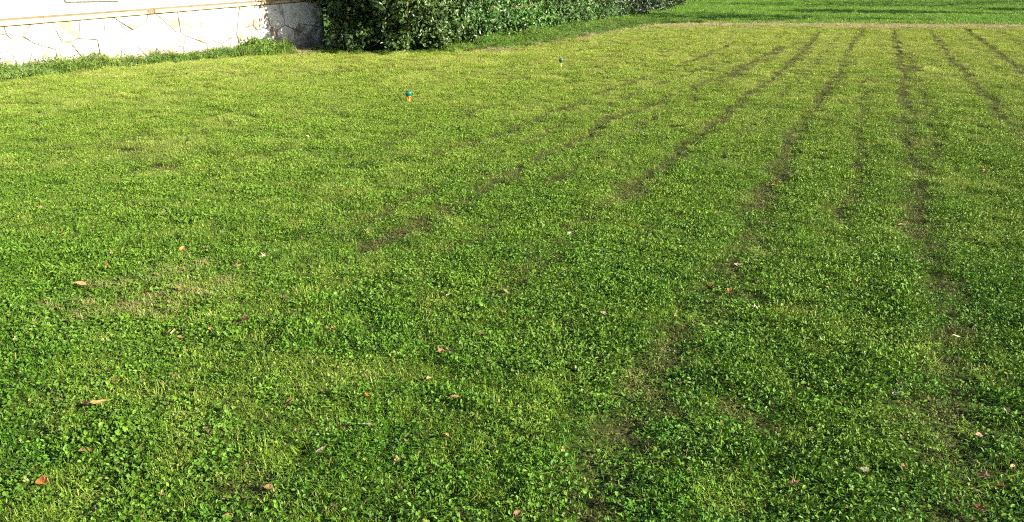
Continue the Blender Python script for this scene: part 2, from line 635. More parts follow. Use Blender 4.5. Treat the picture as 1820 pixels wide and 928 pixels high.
def scatter(name, coll, x, y, scl, zscl, label, cat, tilt=.12, zoff=0.0, pick=None):
    """One object of ground cover: a turf piece stands on every point."""
    n = len(x)
    me = bpy.data.meshes.new(name)
    z = ground_h(x, y) + zoff
    me.from_pydata(np.stack([x, y, z], -1).tolist(), [], [])
    k = len(coll.objects)
    me.attributes.new('pick', 'INT', 'POINT').data.foreach_set('value', (R.integers(0, k, n) if pick is None else pick).astype(np.int32))
    rot = np.stack([R.normal(0, tilt, n), R.normal(0, tilt, n), R.random(n) * 6.283], -1).astype(np.float32)
    me.attributes.new('turn', 'FLOAT_VECTOR', 'POINT').data.foreach_set('vector', rot.ravel())
    sc = np.stack([scl, scl, zscl], -1).astype(np.float32)
    me.attributes.new('size', 'FLOAT_VECTOR', 'POINT').data.foreach_set('vector', sc.ravel())
    o = link(name, me)
    ng = bpy.data.node_groups.new(name, 'GeometryNodeTree')
    ng.interface.new_socket('Geometry', in_out='INPUT', socket_type='NodeSocketGeometry')
    ng.interface.new_socket('Geometry', in_out='OUTPUT', socket_type='NodeSocketGeometry')
    gi, go = ng.nodes.new('NodeGroupInput'), ng.nodes.new('NodeGroupOutput')
    ci = ng.nodes.new('GeometryNodeCollectionInfo')
    ci.inputs['Collection'].default_value = coll
    ci.inputs['Separate Children'].default_value = True
    ci.inputs['Reset Children'].default_value = True
    iop = ng.nodes.new('GeometryNodeInstanceOnPoints')
    iop.inputs['Pick Instance'].default_value = True

    def attr(nm, typ):
        a = ng.nodes.new('GeometryNodeInputNamedAttribute')
        a.data_type = typ
        a.inputs['Name'].default_value = nm
        return [s for s in a.outputs if s.enabled][0]
    L = ng.links.new
    L(gi.outputs[0], iop.inputs['Points'])
    L(ci.outputs[0], iop.inputs['Instance'])
    L(attr('pick', 'INT'), iop.inputs['Instance Index'])
    L(attr('turn', 'FLOAT_VECTOR'), iop.inputs['Rotation'])
    L(attr('size', 'FLOAT_VECTOR'), iop.inputs['Scale'])
    L(iop.outputs[0], go.inputs[0])
    md = o.modifiers.new('sown', 'NODES')
    md.node_group = ng
    return tag(o, label, cat, kind='stuff')


def grid_pts(step, y0, y1, margin, jit=.5):
    """Jittered grid over the part of the ground that a viewer near the camera can see."""
    xm = .66 * y1 + margin
    xs, ys = np.arange(-xm, xm, step), np.arange(y0, y1, step)
    X, Y = np.meshgrid(xs, ys)
    X = X + R.uniform(-jit, jit, X.shape) * step
    Y = Y + R.uniform(-jit, jit, Y.shape) * step
    X, Y = X.ravel(), Y.ravel()
    k = np.abs(X) < .66 * Y + margin
    return X[k], Y[k]


# wall and hedge lines on the ground (defined early: the turf keeps clear of them)
W0, W1 = ground_at(0, 133), ground_at(577, 86)
WD = (W1 - W0).normalized()
WN = Vector((WD.y, -WD.x, 0))

EDGE = np.array([ground_at(*p)[:2] for p in [(1190, 45.5), (1250, 44.5), (1540, 46), (1820, 48.5), (2100, 50)]])
bands = [(.080, 1.0, 7.0, 1.3, 1.0, 0), (.165, 7.0, 14.0, 1.5, 1.08, 1), (.092, 7.0, 14.0, 1.5, 1.05, 2), (.22, 14.0, 36.0, 2.0, 1.45, 1), (.125, 14.0, 36.0, 2.0, 1.2, 2)]
acc = {k: [[], [], [], [], []] for k in ('grass', 'clover', 'weed', 'dry')}
n_kind = {'grass': (6, 5), 'clover': (6, 5), 'weed': (6, 4), 'dry': (4, 0)}
for step, y0, y1, mg, sc, mode in bands:
    X, Y = grid_pts(step, y0, y1, mg)
    k = inside(X, Y, MOWN)
    X, Y = X[k], Y[k]
    w = wear(X, Y)
    if mode:
        dl = line_dist(X, Y)
        k = (dl > .27) if mode == 1 else (dl <= .27)
        X, Y, w = X[k], Y[k], w[k]
    n = len(X)
    far = np.clip((Y - 4) / 13, 0, 1)
    pc = np.clip(.86 + (1.4 - .7 * far) * (fbm(X, Y, 1.3, 40) - .5) + .8 * (vnoise(X, Y, .35, 44) - .5) - .55 * far, .06, .95)
    pb = np.clip(.62 + 1.6 * (fbm(X, Y, .8, 50) - .5) - .45 * far, .05, .9)
    typ = np.where(R.random(n) < pc, np.where(R.random(n) < pb, 2, 1), 0)
    typ = np.where(R.random(n) < np.clip((1.15 + .5 * far) * w - .12, 0, .93), 3, typ)
    gap = R.random(n) < np.clip((w - .5) * (.10 + .32 * far), 0, .25) + .03 * (1 - far) * (vnoise(X, Y, .25, 64) > .55)
    gap |= R.random(n) < .95 * np.exp(-(seg_dist(X, Y, EDGE) / (1.0 + 1.2 * fbm(X, Y, 2.0, 95))) ** 2)
    hz = (.48 + .75 * fbm(X, Y, .5, 60) + .80 * vnoise(X, Y, .13 * sc, 61)) * R.uniform(.75, 1.25, n) * (1 - .40 * np.clip(w, 0, 1))
    for t, nm in enumerate(('grass', 'clover', 'weed', 'dry')):
        q = (typ == t) & ~gap
        a = acc[nm]
        a[0].append(X[q]); a[1].append(Y[q])
        a[2].append(sc * R.uniform(.85, 1.2, q.sum()))
        a[3].append(hz[q] * (1.0 + .12 * (sc - 1)))
        m_, v_ = n_kind[nm]
        wide_ = mode == 1 and v_
        a[4].append(R.integers(0, v_, q.sum()) + m_ if wide_ else R.integers(0, m_, q.sum()))
cat4 = {k: [np.concatenate(q) for q in v] for k, v in acc.items()}
def sow(name, cols, key, label, cat):
    c = bpy.data.collections.new(name)
    for q in cols:
        for o in sorted(q.objects, key=lambda t: t.name):
            c.objects.link(o)
    # Collection Info hands its children out in name order
    order = sorted(range(len(c.objects)), key=lambda i: [o for q in cols for o in sorted(q.objects, key=lambda t: t.name)][i].name)
    rank = np.empty(len(order), int)
    rank[order] = np.arange(len(order))
    X, Y, sc, hz, pk = cat4[key]
    return scatter(name, c, X, Y, sc, hz, label, cat, pick=rank[pk])


sow('lawn_grass', (C_GRASS, C_GRASS_W), 'grass', 'short mown yellow-green lawn grass covering most of the field', 'grass')
sow('clover', (C_CLOVER, C_CLOVER_W), 'clover', 'dark green clover patches spread through the near lawn', 'clover')
sow('lawn_weeds', (C_WEED, C_WEED_W), 'weed', 'small broad-leaved weeds mixed into the clover of the near lawn', 'weeds')
sow('worn_grass', (C_DRY,), 'dry', 'thin brownish grass along the mower wheel tracks and bare spots', 'grass')

# unmown meadow beyond the dry line
X1, Y1 = grid_pts(.36, 31, 60, 4)
X2, Y2 = grid_pts(.62, 60, 96, 6)
X, Y = np.concatenate([X1, X2]), np.concatenate([Y1, Y2])
k = ~inside(X, Y, MOWN) & (X > .49 * (Y - 20.5) - 10.0)
X, Y = X[k], Y[k]
ms = np.where(Y < 60, 1.0, 1.7) * R.uniform(.85, 1.2, len(X))
scatter('meadow_grass', C_MEADOW, X, Y, ms, R.uniform(.6, 1.25, len(X)) * (.55 + .9 * fbm(X, Y, 3, 70)), 'longer bright green unmown grass beyond the mown field', 'grass')

# ------------------------------------------------------------------ verges: taller growth at the wall foot and the hedge foot
BOUND = np.array([p for p in MOWN[:16]])


def on_wall(px):
    """Ground point of the house wall in pixel column px, and its run along the wall from W0."""
    c = (px - 910.0) / F_PX
    # x = c * depth, depth = y*CP + CAM_H*SP
    d, o = WD, W0
    t = (c * (o.y * CP + CAM_H * SP) - o.x) / (d.x - c * d.y * CP)
    return o + d * t, t


def house_side(x, y):
    """Distance in front of the wall plane."""
    return (x - W0.x) * WN.x + (y - W0.y) * WN.y


X, Y = np.meshgrid(np.arange(-14, 12, .15), np.arange(9, 50, .15))
X = (X + R.uniform(-.09, .09, X.shape)).ravel()
Y = (Y + R.uniform(-.09, .09, Y.shape)).ravel()
hs = house_side(X, Y)
run = (X - W0.x) * WD.x + (Y - W0.y) * WD.y
LW = (W1 - W0).length
bd = seg_dist(X, Y, BOUND)
out_m = ~inside(X, Y, MOWN)
behind = (hs < .04) & (run < LW + .05)
q = out_m & ~behind & (bd < 2.4) & (X < 11)
X, Y, bd, run, hs = X[q], Y[q], bd[q], run[q], hs[q]
corner = (run > on_wall(482)[1]) & (run < LW + 1.2)
at_wall = (run < on_wall(482)[1])
keep = np.where(corner, R.random(len(X)) < .3, R.random(len(X)) < .95)
zz = np.where(at_wall, 1.0 + .4 * np.clip(run / on_wall(460)[1], 0, 1) ** 3 + .25 * np.clip(bd / .5, 0, 1), .35 + .75 * np.clip(bd / .9, 0, 1))
zz = np.where(corner, .35, zz) * R.uniform(.5, 1.4, len(X)) * (.2 + 1.6 * fbm(X, Y, .8, 80))
w_ = keep & at_wall
scatter('wall_foot_weeds', C_VERGE, X[w_], Y[w_], R.uniform(.8, 1.1, w_.sum()), zz[w_], 'overgrown strip of tall grass and weeds along the foot of the white wall', 'weeds')
h_ = keep & ~at_wall
scatter('hedge_foot_grass', C_VERGE, X[h_], Y[h_], R.uniform(.8, 1.2, h_.sum()), zz[h_], 'ragged longer grass in front of the hedge foot', 'grass')

# straw: dry cuttings along the mown edge, below the hedge and at the wall corner
line = np.array([ground_at(*p)[:2] for p in [(905, 84), (960, 76), (1030, 66), (1110, 53), (1175, 46.5), (1250, 44.5), (1540, 46), (1820, 48.5), (2100, 50)]])
X, Y = np.meshgrid(np.arange(-2, 32, .14), np.arange(17, 37, .14))
X = (X + R.uniform(-.1, .1, X.shape)).ravel()
Y = (Y + R.uniform(-.1, .1, Y.shape)).ravel()
d = seg_dist(X, Y, line)
wid = .25 + 1.3 * fbm(X, Y, 2.5, 90)
q = R.random(len(X)) < np.exp(-(d / wid) ** 2) * np.clip(1.6 * fbm(X, Y, 1.1, 93) - .35, .05, 1) * np.where(X > 5, .5, .35)
q |= R.random(len(X)) < .9 * np.exp(-(seg_dist(X, Y, EDGE) / (1.0 + 1.2 * fbm(X, Y, 2.0, 95))) ** 2)
sx, sy = [X[q]], [Y[q]]
for px, py, rx, ry, n in ((520, 95, .5, .35, 90), (925, 77, .7, .5, 120), (965, 68, .7, .9, 130), (860, 90, .5, .4, 50), (1010, 62, .6, 1.0, 70)):
    c = ground_at(px, py)
    sx.append(c.x + R.normal(0, rx * .6, n)); sy.append(c.y + R.normal(0, ry * .6, n))
X, Y = np.concatenate(sx), np.concatenate(sy)
scatter('dry_cuttings', C_STRAW, X, Y, np.where(Y < 12, .7, 1.4) * R.uniform(.75, 1.2, len(X)), np.where(Y < 12, .55, 1.2) * R.uniform(.7, 1.3, len(X)), 'pale tan dry grass cuttings along the far mown edge and hedge foot', 'dry grass', zoff=.015)

M['pale'] = leaf_mat('pale_grass_blade', (.12, .17, .04), (.20, .24, .075), (.24, .25, .10), DRY, .25, .6, .3)
C_PALE = tiles('turf_pale', 3, t_straw, M['pale'])
px_, py_ = [], []
for a_, b_, rx, ry, n in ((262, 512, .30, .30, 40), (225, 540, .3, .16, 18)):
    c = ground_at(a_, b_)
    px_.append(c.x + R.normal(0, rx * .6, n)); py_.append(c.y + R.normal(0, ry * .6, n))
px_, py_ = np.concatenate(px_), np.concatenate(py_)
scatter('bleached_grass', C_PALE, px_, py_, R.uniform(.5, .8, len(px_)), R.uniform(.4, .75, len(px_)), 'pale bleached grass patch in the left mid lawn', 'grass', zoff=.008)

# ------------------------------------------------------------------ house: white rubble plinth, ledge, plaster wall
def stain_mat(name, base, stain, amount, scale, rough=.8, bump=.3, spec=.3, lo=.5, hi=.72, splash=False):
    m, nt, out = new_mat(name)
    geo = N(nt, 'ShaderNodeNewGeometry')
    oi = N(nt, 'ShaderNodeObjectInfo')
    sh = N(nt, 'ShaderNodeMath', operation='MULTIPLY_ADD')
    nt.links.new(oi.outputs['Random'], sh.inputs[0])
    sh.inputs[1].default_value = .16
    nt.links.new(noise(nt, geo.outputs['Position'], scale, 6, .65), sh.inputs[2])
    a = maprange(nt, sh.outputs[0], lo + .08, hi + .08, 0, amount)
    b = maprange(nt, noise(nt, geo.outputs['Position'], scale * 6, 4, .6), .58, .75, 0, amount * .9)
    c = mix(nt, a, base, stain)
    c = mix(nt, b, c, stain)
    if splash:
        sz = N(nt, 'ShaderNodeSeparateXYZ')
        nt.links.new(geo.outputs['Position'], sz.inputs[0])
        zz_ = N(nt, 'ShaderNodeMath', operation='MULTIPLY_ADD')
        nt.links.new(noise(nt, geo.outputs['Position'], 5, 5), zz_.inputs[0])
        zz_.inputs[1].default_value = -.7
        nt.links.new(sz.outputs[2], zz_.inputs[2])
        c = mix(nt, maprange(nt, zz_.outputs[0], -.22, .06, .92, 0), c, (.15, .12, .09))
    v = N(nt, 'ShaderNodeVectorMath', operation='SCALE')
    nt.links.new(c, v.inputs[0])
    nt.links.new(maprange(nt, oi.outputs['Random'], 0, 1, .85, 1.05), v.inputs['Scale'])
    p = N(nt, 'ShaderNodeBsdfPrincipled')
    nt.links.new(v.outputs[0], p.inputs['Base Color'])
    p.inputs['Roughness'].default_value = rough
    p.inputs['Specular IOR Level'].default_value = spec
    bm = N(nt, 'ShaderNodeBump')
    bm.inputs['Strength'].default_value = bump
    bm.inputs['Distance'].default_value = .02
    nt.links.new(noise(nt, geo.outputs['Position'], scale * 5, 6), bm.inputs['Height'])
    nt.links.new(bm.outputs[0], p.inputs['Normal'])
    nt.links.new(p.outputs[0], out.inputs[0])
    return m


M['stone'] = stain_mat('whitewashed_stone', (.56, .55, .53), (.17, .145, .12), 1.0, 3.2, lo=.46, hi=.64, bump=.9, splash=True)
M['mortar'] = stain_mat('half_whitewashed_mortar', (.30, .26, .21), (.125, .10, .08), 1.0, 1.7, lo=.34, hi=.54)
M['ledge'] = stain_mat('cream_ledge', (.44, .36, .23), (.11, .085, .055), 1.0, 2.2, lo=.46, hi=.64)
M['moss'] = stain_mat('dirty_ledge_top', (.13, .09, .05), (.05, .035, .02), .8, 5.0)
M['plaster'] = stain_mat('white_plaster', (.80, .79, .76), (.52, .38, .28), .35, 1.2, bump=.08)
M['grey'] = plain_mat('grey_stone_sill', (.22, .24, .26), .7, bump=.2)
M['pipe'] = plain_mat('weathered_zinc_pipe', (.11, .11, .105), .55, .3, 6)
M['frame'] = plain_mat('white_window_paint', (.7, .7, .68), .5, .1)
M['glass'] = plain_mat('dark_window_glass', (.03, .035, .04), .06, .2, 2, .6)
house = empty('house', W0, 'white house wall on a rubble stone plinth with cream ledge at the lawn edge', 'house')


def wp(s, z, n):
    return Vector((WD.x * s + WN.x * n, WD.y * s + WN.y * n, z))


p475, s475 = on_wall(475)
p280, s280 = on_wall(280)
zb0, zb1 = height_at(48, W0), height_at(8, p475)
zt0, zt1 = height_at(35.5, W0), height_at(1, p475)
print('WALL', LW, s475, zb0, zb1, zt0, zt1, height_at(23, p280))


def zlow(s):
    return zb0 + (zb1 - zb0) * s / s475


def zhigh(s):
    return zt0 + (zt1 - zt0) * s / s475


SMIN = -5.0


def prism(mb, s0, s1, zf0, zf1, n0, n1):
    vs = [wp(s0, zf0(s0), n0), wp(s1, zf0(s1), n0), wp(s1, zf1(s1), n0), wp(s0, zf1(s0), n0),
          wp(s0, zf0(s0), n1), wp(s1, zf0(s1), n1), wp(s1, zf1(s1), n1), wp(s0, zf1(s0), n1)]
    mb.add(vs, [(0, 3, 2, 1), (4, 5, 6, 7), (0, 1, 5, 4), (1, 2, 6, 5), (2, 3, 7, 6), (3, 0, 4, 7)])


mb = MB(); prism(mb, SMIN, LW, lambda s: -.25, lambda s: zhigh(s) - .02, -6, 0)
mb.build('plinth_core', M['mortar'], house)
mb = MB(); prism(mb, SMIN, LW - .01, lambda s: zhigh(s) - .015, lambda s: 3.6, -5.99, -.015)
mb.build('plaster_wall', M['plaster'], house)
# ledge in lengths of cut stone
s, k = SMIN, 0
rl = random.Random(4)
while s < LW + .03:
    e = min(LW + .03, s + rl.uniform(.9, 1.5))
    mb = MB()
    j = rl.uniform(-.002, .002)
    vs, prof = [], [(-.03, 'l', 0), (.050, 'l', 0), (.058, 'l', .015), (.058, 'h', -.03), (.040, 'h', 0), (-.03, 'h', .014)]
    for q in (s + .004, e - .004):
        for nn, w, dz in prof:
            vs.append(wp(q, (zlow(q) if w == 'l' else zhigh(q)) + dz + j, nn + j))
    mb.add(vs, [tuple(range(6))[::-1], tuple(range(6, 12))] + [(i, (i + 1) % 6, 6 + (i + 1) % 6, 6 + i) for i in range(6)])
    lo_ = mb.build('ledge_block', M['ledge'], house)
    lo_.data.materials.append(M['moss'])
    for pi in (4, 5, 6):
        if pi - 2 < 6:
            lo_.data.polygons[pi].material_index = 1 if pi in (5, 6) else 0
    s = e


# irregular stones of the plinth: clipped cells
def clip_half(poly, mx, my, dx, dy):
    out = []
    for i in range(len(poly)):
        a, b = poly[i], poly[(i + 1) % len(poly)]
        da = (a[0] - mx) * dx + (a[1] - my) * dy
        db = (b[0] - mx) * dx + (b[1] - my) * dy
        if da <= 0:
            out.append(a)
        if da * db < 0:
            t = da / (da - db)
            out.append((a[0] + (b[0] - a[0]) * t, a[1] + (b[1] - a[1]) * t))
    return out


def inset(poly, d):
    cx = sum(p[0] for p in poly) / len(poly)
    cy = sum(p[1] for p in poly) / len(poly)
    r = [p for p in poly]
    for i in range(len(poly)):
        a, b = poly[i], poly[(i + 1) % len(poly)]
        ex, ey = b[0] - a[0], b[1] - a[1]
        l = math.hypot(ex, ey)
        if l < 1e-6:
            continue
        nx_, ny_ = ey / l, -ex / l
        if (cx - a[0]) * nx_ + (cy - a[1]) * ny_ > 0:
            nx_, ny_ = -nx_, -ny_
        r = clip_half(r, a[0] - nx_ * d, a[1] - ny_ * d, nx_, ny_)
        if len(r) < 3:
            return None
    return r


rs = random.Random(11)
sites = []
s = SMIN + .1
while s < LW:
    nrow = rs.choice((2, 2, 3))
    for r_ in range(nrow):
        sites.append((s + rs.uniform(-.2, .2), (r_ + .5 + rs.uniform(-.3, .3)) / nrow * 1.02))
    s += rs.uniform(.26, .7)
for i, (a, b) in enumerate(sites):
    poly = [(SMIN, -.12), (LW - .004, -.12), (LW - .004, 1.2), (SMIN, 1.2)]
    for j, (c, d) in enumerate(sites):
        if j != i and abs(c - a) < 2.5:
            poly = clip_half(poly, (a + c) / 2, (b + d) / 2, c - a, d - b)
    poly = clip_half(poly, 0, zlow(a) - .004 - .0, -(zb1 - zb0) / s475 * 1.0, 1.0) if len(poly) > 2 else poly
    # drop what lies above the ledge line
    p2 = []
    base = inset(poly, .005 + rs.random() ** 2 * .014) if len(poly) > 2 else None
    if not base:
        continue
    top = inset(base, .014)
    if not top or len(top) < 3:
        continue
    # clip to the ledge
    sl = (zb1 - zb0) / s475
    base = clip_half(base, 0, zb0 - .022, -sl, 1.0)
    if len(base) < 3:
        continue
    top = inset(base, .014)
    if not top or len(top) < 3:
        continue
    mb = MB()
    pr = rs.uniform(.016, .034)
    nb, nt_ = len(base), len(top)
    cb = [wp(x, z, -.004) for x, z in base]
    cm = [wp(x, z, pr * .65) for x, z in base]
    ct = [wp(x, z, pr + rs.uniform(-.004, .004)) for x, z in top]
    fs = [(q, (q + 1) % nb, nb + (q + 1) % nb, nb + q) for q in range(nb)]
    if nb == nt_:
        fs += [(nb + q, nb + (q + 1) % nb, 2 * nb + (q + 1) % nb, 2 * nb + q) for q in range(nb)]
        fs.append(tuple(2 * nb + q for q in range(nb)))
        mb.add(cb + cm + ct, fs)
    else:
        fs.append(tuple(nb + q for q in range(nb)))
        mb.add(cb + cm, fs)
    mb.build('stone', M['stone'], house)

# window sill that just reaches into the picture, with its window above
sa, sb = on_wall(136)[1], on_wall(229)[1]
zs = height_at(2.2, on_wall(180)[0])
mb = MB(); prism(mb, sa, sb, lambda s: zs, lambda s: zs + .07, -.1, .055)
mb.build('window_sill', M['grey'], house)
win = MB()
for a, b, z0, z1 in ((sa + .06, sb - .06, .072, .13), (sa + .06, sb - .06, 1.3, 1.36), (sa + .06, sa + .12, .131, 1.299), (sb - .12, sb - .06, .131, 1.299),
                     ((sa + sb) / 2 - .03, (sa + sb) / 2 + .03, .131, 1.299)):
    prism(win, a, b, lambda s: zs + z0, lambda s: zs + z1, -.06, -.008)
wo_ = win.build('window_frame', M['frame'], house)
mb = MB(); prism(mb, sa + .121, sb - .121, lambda s: zs + .131, lambda s: zs + 1.299, -.05, -.012)
mb.build('pane', M['glass'], wo_)
# downpipe at the house corner with its clips
pp = wp(on_wall(571)[1], 0, .10)
mb = MB(); mb.tube([(pp.x, pp.y, -.05), (pp.x, pp.y, 1.6), (pp.x, pp.y, 3.5)], [.042] * 3, 12)
dp = mb.build('downpipe', M['pipe'], house, True)
for z in (.35, 1.55, 2.8):
    mb = MB(); mb.lathe([(.048, z), (.048, z + .03)], 12, (pp.x, pp.y, 0))
    mb.build('clip', M['pipe'], dp)


# ------------------------------------------------------------------ hedge shrubs
def leaf_cloud(lobes, n_twig, per, size, rng, dryp=.03, low=.05, clear=None):
    """Leaves in sprays over the skin of overlapping lobes (cx, cy, cz, rx, ry, rz)."""
    vol = np.array([l[3] * l[4] + l[4] * l[5] for l in lobes])
    pick = rng.choice(len(lobes), n_twig, p=vol / vol.sum())
    lb = np.array(lobes)[pick]
    d = rng.normal(size=(n_twig, 3)); d /= np.linalg.norm(d, axis=1)[:, None]
    lump = .78 + .30 * rng.random(n_twig) ** .6 + .12 * np.sin(d[:, 0] * 5 + pick) * np.sin(d[:, 2] * 6 + 2 * pick)
    inner = rng.random(n_twig) < .35
    lump = np.where(inner, lump * rng.uniform(.35, .85, n_twig), lump)
    lump = lump * (1 + .10 * rng.normal(size=n_twig).clip(-1.5, 2))
    tw = lb[:, :3] + d * lb[:, 3:] * lump[:, None]
    c = np.repeat(tw, per, 0) + rng.normal(0, .085, (n_twig * per, 3)) * np.array((1.15, 1.15, .8))
    dd = np.repeat(d, per, 0)
    ok = c[:, 2] > low
    if clear is not None:
        ok &= ~clear(c, rng)
    c, dd = c[ok], dd[ok]
    tt = np.repeat(rng.random(n_twig), per)[ok]
    n = len(c)
    nrm = dd * .7 + rng.normal(0, .5, (n, 3)) + np.array((.15, -.1, .5))
    nrm /= np.linalg.norm(nrm, axis=1)[:, None]
    ax = np.cross(nrm, rng.normal(size=(n, 3))); ax /= np.linalg.norm(ax, axis=1)[:, None]
    ax[:, 2] -= .35
    ax /= np.linalg.norm(ax, axis=1)[:, None]
    sd = np.cross(nrm, ax); sd /= np.linalg.norm(sd, axis=1)[:, None]
    L = size * rng.uniform(.65, 1.25, n)[:, None]
    Wd = L * rng.uniform(.5, .72, n)[:, None]
    p = np.stack([c - ax * L * .5, c + ax * L * .02 + sd * Wd * .5 + nrm * Wd * .12, c + ax * L * .3 + sd * Wd * .36 + nrm * Wd * .08, c + ax * L * .5 - nrm * L * .12,
                  c + ax * L * .3 - sd * Wd * .36 + nrm * Wd * .08, c + ax * L * .02 - sd * Wd * .5 + nrm * Wd * .12], 1)
    verts = p.reshape(-1, 3)
    b = (np.arange(n) * 6)[:, None]
    f = np.concatenate([b + np.array([[0, 1, 2, 3]]), b + np.array([[0, 3, 4, 5]])])
    tint = np.clip(.65 * tt + .45 * rng.random(n) - .05, 0, 1)
    dry = np.where(rng.random(n) < dryp, rng.uniform(.4, 1, n), 0)
    col = np.stack([tint, dry, np.zeros(n), np.ones(n)], -1)
    return verts, f, np.repeat(col, 6, 0), tw


def cloud_mesh(name, data, mat):
    v, f, c, _ = data
    me = bpy.data.meshes.new(name)
    me.from_pydata(v.tolist(), [], f.tolist())
    me.attributes.new('tint', 'FLOAT_COLOR', 'POINT').data.foreach_set('color', c.astype(np.float32).ravel())
    me.materials.append(mat)
    return me


M['bark'] = plain_mat('brown_bark', (.10, .075, .05), .9, .4, 15, .2, bump=.4)
HM = [leaf_mat('hedge_leaf_shade_dark', (.007, .022, .004), (.040, .088, .014), (.055, .092, .016), (.20, .15, .07), .14, .42, .35, world_scale=1.2),  # dark green leaves, colour lowered further to carry the shade near the house
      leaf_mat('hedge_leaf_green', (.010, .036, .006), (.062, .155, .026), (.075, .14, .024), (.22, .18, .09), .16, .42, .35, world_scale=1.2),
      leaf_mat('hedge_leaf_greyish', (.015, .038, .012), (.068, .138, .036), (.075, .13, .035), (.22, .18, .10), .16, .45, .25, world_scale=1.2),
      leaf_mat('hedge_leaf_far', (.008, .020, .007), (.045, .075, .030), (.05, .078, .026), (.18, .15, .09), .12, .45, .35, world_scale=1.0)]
HN = Vector((-.86, .5, 0))
FOOT = [(684, 92), (748, 90), (806, 87), (856, 80), (903, 72), (955, 63), (1003, 54), (1048, 46), (1090, 38), (1128, 31), (1160, 25), (1190, 19), (1216, 13.5)]
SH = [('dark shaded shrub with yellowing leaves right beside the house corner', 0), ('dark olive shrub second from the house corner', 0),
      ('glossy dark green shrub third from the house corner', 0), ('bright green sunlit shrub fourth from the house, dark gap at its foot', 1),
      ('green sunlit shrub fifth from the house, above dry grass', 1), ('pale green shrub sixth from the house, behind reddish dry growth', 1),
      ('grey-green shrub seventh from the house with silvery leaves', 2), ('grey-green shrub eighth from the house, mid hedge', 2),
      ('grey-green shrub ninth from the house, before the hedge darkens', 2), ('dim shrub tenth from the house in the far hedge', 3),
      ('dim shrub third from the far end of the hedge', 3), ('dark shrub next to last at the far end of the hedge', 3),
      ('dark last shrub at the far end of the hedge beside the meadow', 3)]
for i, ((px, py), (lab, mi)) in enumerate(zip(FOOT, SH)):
    rng = np.random.default_rng(300 + i)
    g = ground_at(px, py)
    dist = g.length
    rad = 1.15 + .030 * (dist - 20)
    nxt = ground_at(*FOOT[min(i + 1, len(FOOT) - 1)])
    half = max(.8, (nxt - g).length * .62) if i < len(FOOT) - 1 else 3.2
    c = g + HN * rad * .92
    hgt = rng.uniform(2.4, 3.1)
    along = Vector((.5, .86, 0))
    lobes = []
    for k in range(5):
        o = along * rng.uniform(-half, half) * .8 + HN * rng.uniform(-.25, .5) * rad
        r = rad * rng.uniform(.62, .9)
        lobes.append((o.x, o.y, rng.uniform(.55, hgt - .6), r, r, r * rng.uniform(.75, 1.0)))
    lobes.append((0, 0, hgt * .45, rad * .85, rad * .85, hgt * .5))
    for t in (-.6, .1, .7):
        o = along * half * t - HN * rad * .25
        lobes.append((o.x, o.y, .45, rad * .6, rad * .6, .5))
    for t in range(7):
        o = along * half * rng.uniform(-1, 1) - HN * rad * rng.uniform(.55, 1.0)
        r = rng.uniform(.18, .42)
        lobes.append((o.x, o.y, r * rng.uniform(.5, 1.6), r, r, r * .9))
    if i == 2:  # unseen overhanging lobes, shaped to cast shade on the end of the wall
        for pxw, zw, dd, r in ((566, .25, 3.0, .85), (578, .95, 3.0, .9), (532, .70, 3.2, .9), (518, 1.25, 3.4, .85), (540, .10, 3.2, .8), (556, 1.5, 3.2, .9), (512, .35, 3.4, .6)):
            w = on_wall(pxw)[0] + Vector((0, 0, zw)) + to_sun * dd - c
            lobes.append((w.x, w.y, w.z, r, r, r * .85))
    root = empty('shrub', c, lab, 'shrub', 'hedge shrubs beside the lawn')
    ntw = 500 if i < 5 else 390
    if i == 2:
        ntw = 1700
    size = .11 if i < 5 else .125 if i < 9 else .16
    def off_the_wall(q, g_):
        # the shrubs stop at the house corner: nothing low grows across the end of the wall
        wx_, wy_ = q[:, 0] + c.x, q[:, 1] + c.y
        px_ = 910 + F_PX * wx_ / (wy_ * CP + (CAM_H - q[:, 2]) * SP)
        return (px_ < 574 + g_.normal(0, 7, len(q)) + 16 * np.sin(q[:, 2] * 9 + q[:, 1] * 3)) & (q[:, 2] < 1.35)
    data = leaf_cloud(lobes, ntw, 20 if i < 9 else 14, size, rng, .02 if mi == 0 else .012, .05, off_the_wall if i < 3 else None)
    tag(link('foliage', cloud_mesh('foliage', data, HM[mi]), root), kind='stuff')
    for k in range(12 if i == 2 else 6):
        t = lobes[16 + (k - 6)][:3] if k >= 6 else data[3][rng.integers(0, len(data[3]))]
        b = Vector((rng.normal(0, .22), rng.normal(0, .22), -.05))
        e = Vector(t)
        e.z = max(e.z, 1.0)
        m1 = b.lerp(e, .5) + Vector((rng.normal(0, .1), rng.normal(0, .1), .25))
        mb = MB(); mb.tube([b, b.lerp(m1, .5) + Vector((0, 0, .1)), m1, e], [.03, .024, .018, .006], 6)
        mb.build('stem', M['bark'], root, True)


# ------------------------------------------------------------------ trees outside the picture that shade the far meadow
M['tree_leaf'] = leaf_mat('tree_leaf', (.03, .07, .012), (.09, .16, .03), (.14, .17, .03), DRY, .25, .45, .4, world_scale=.4)


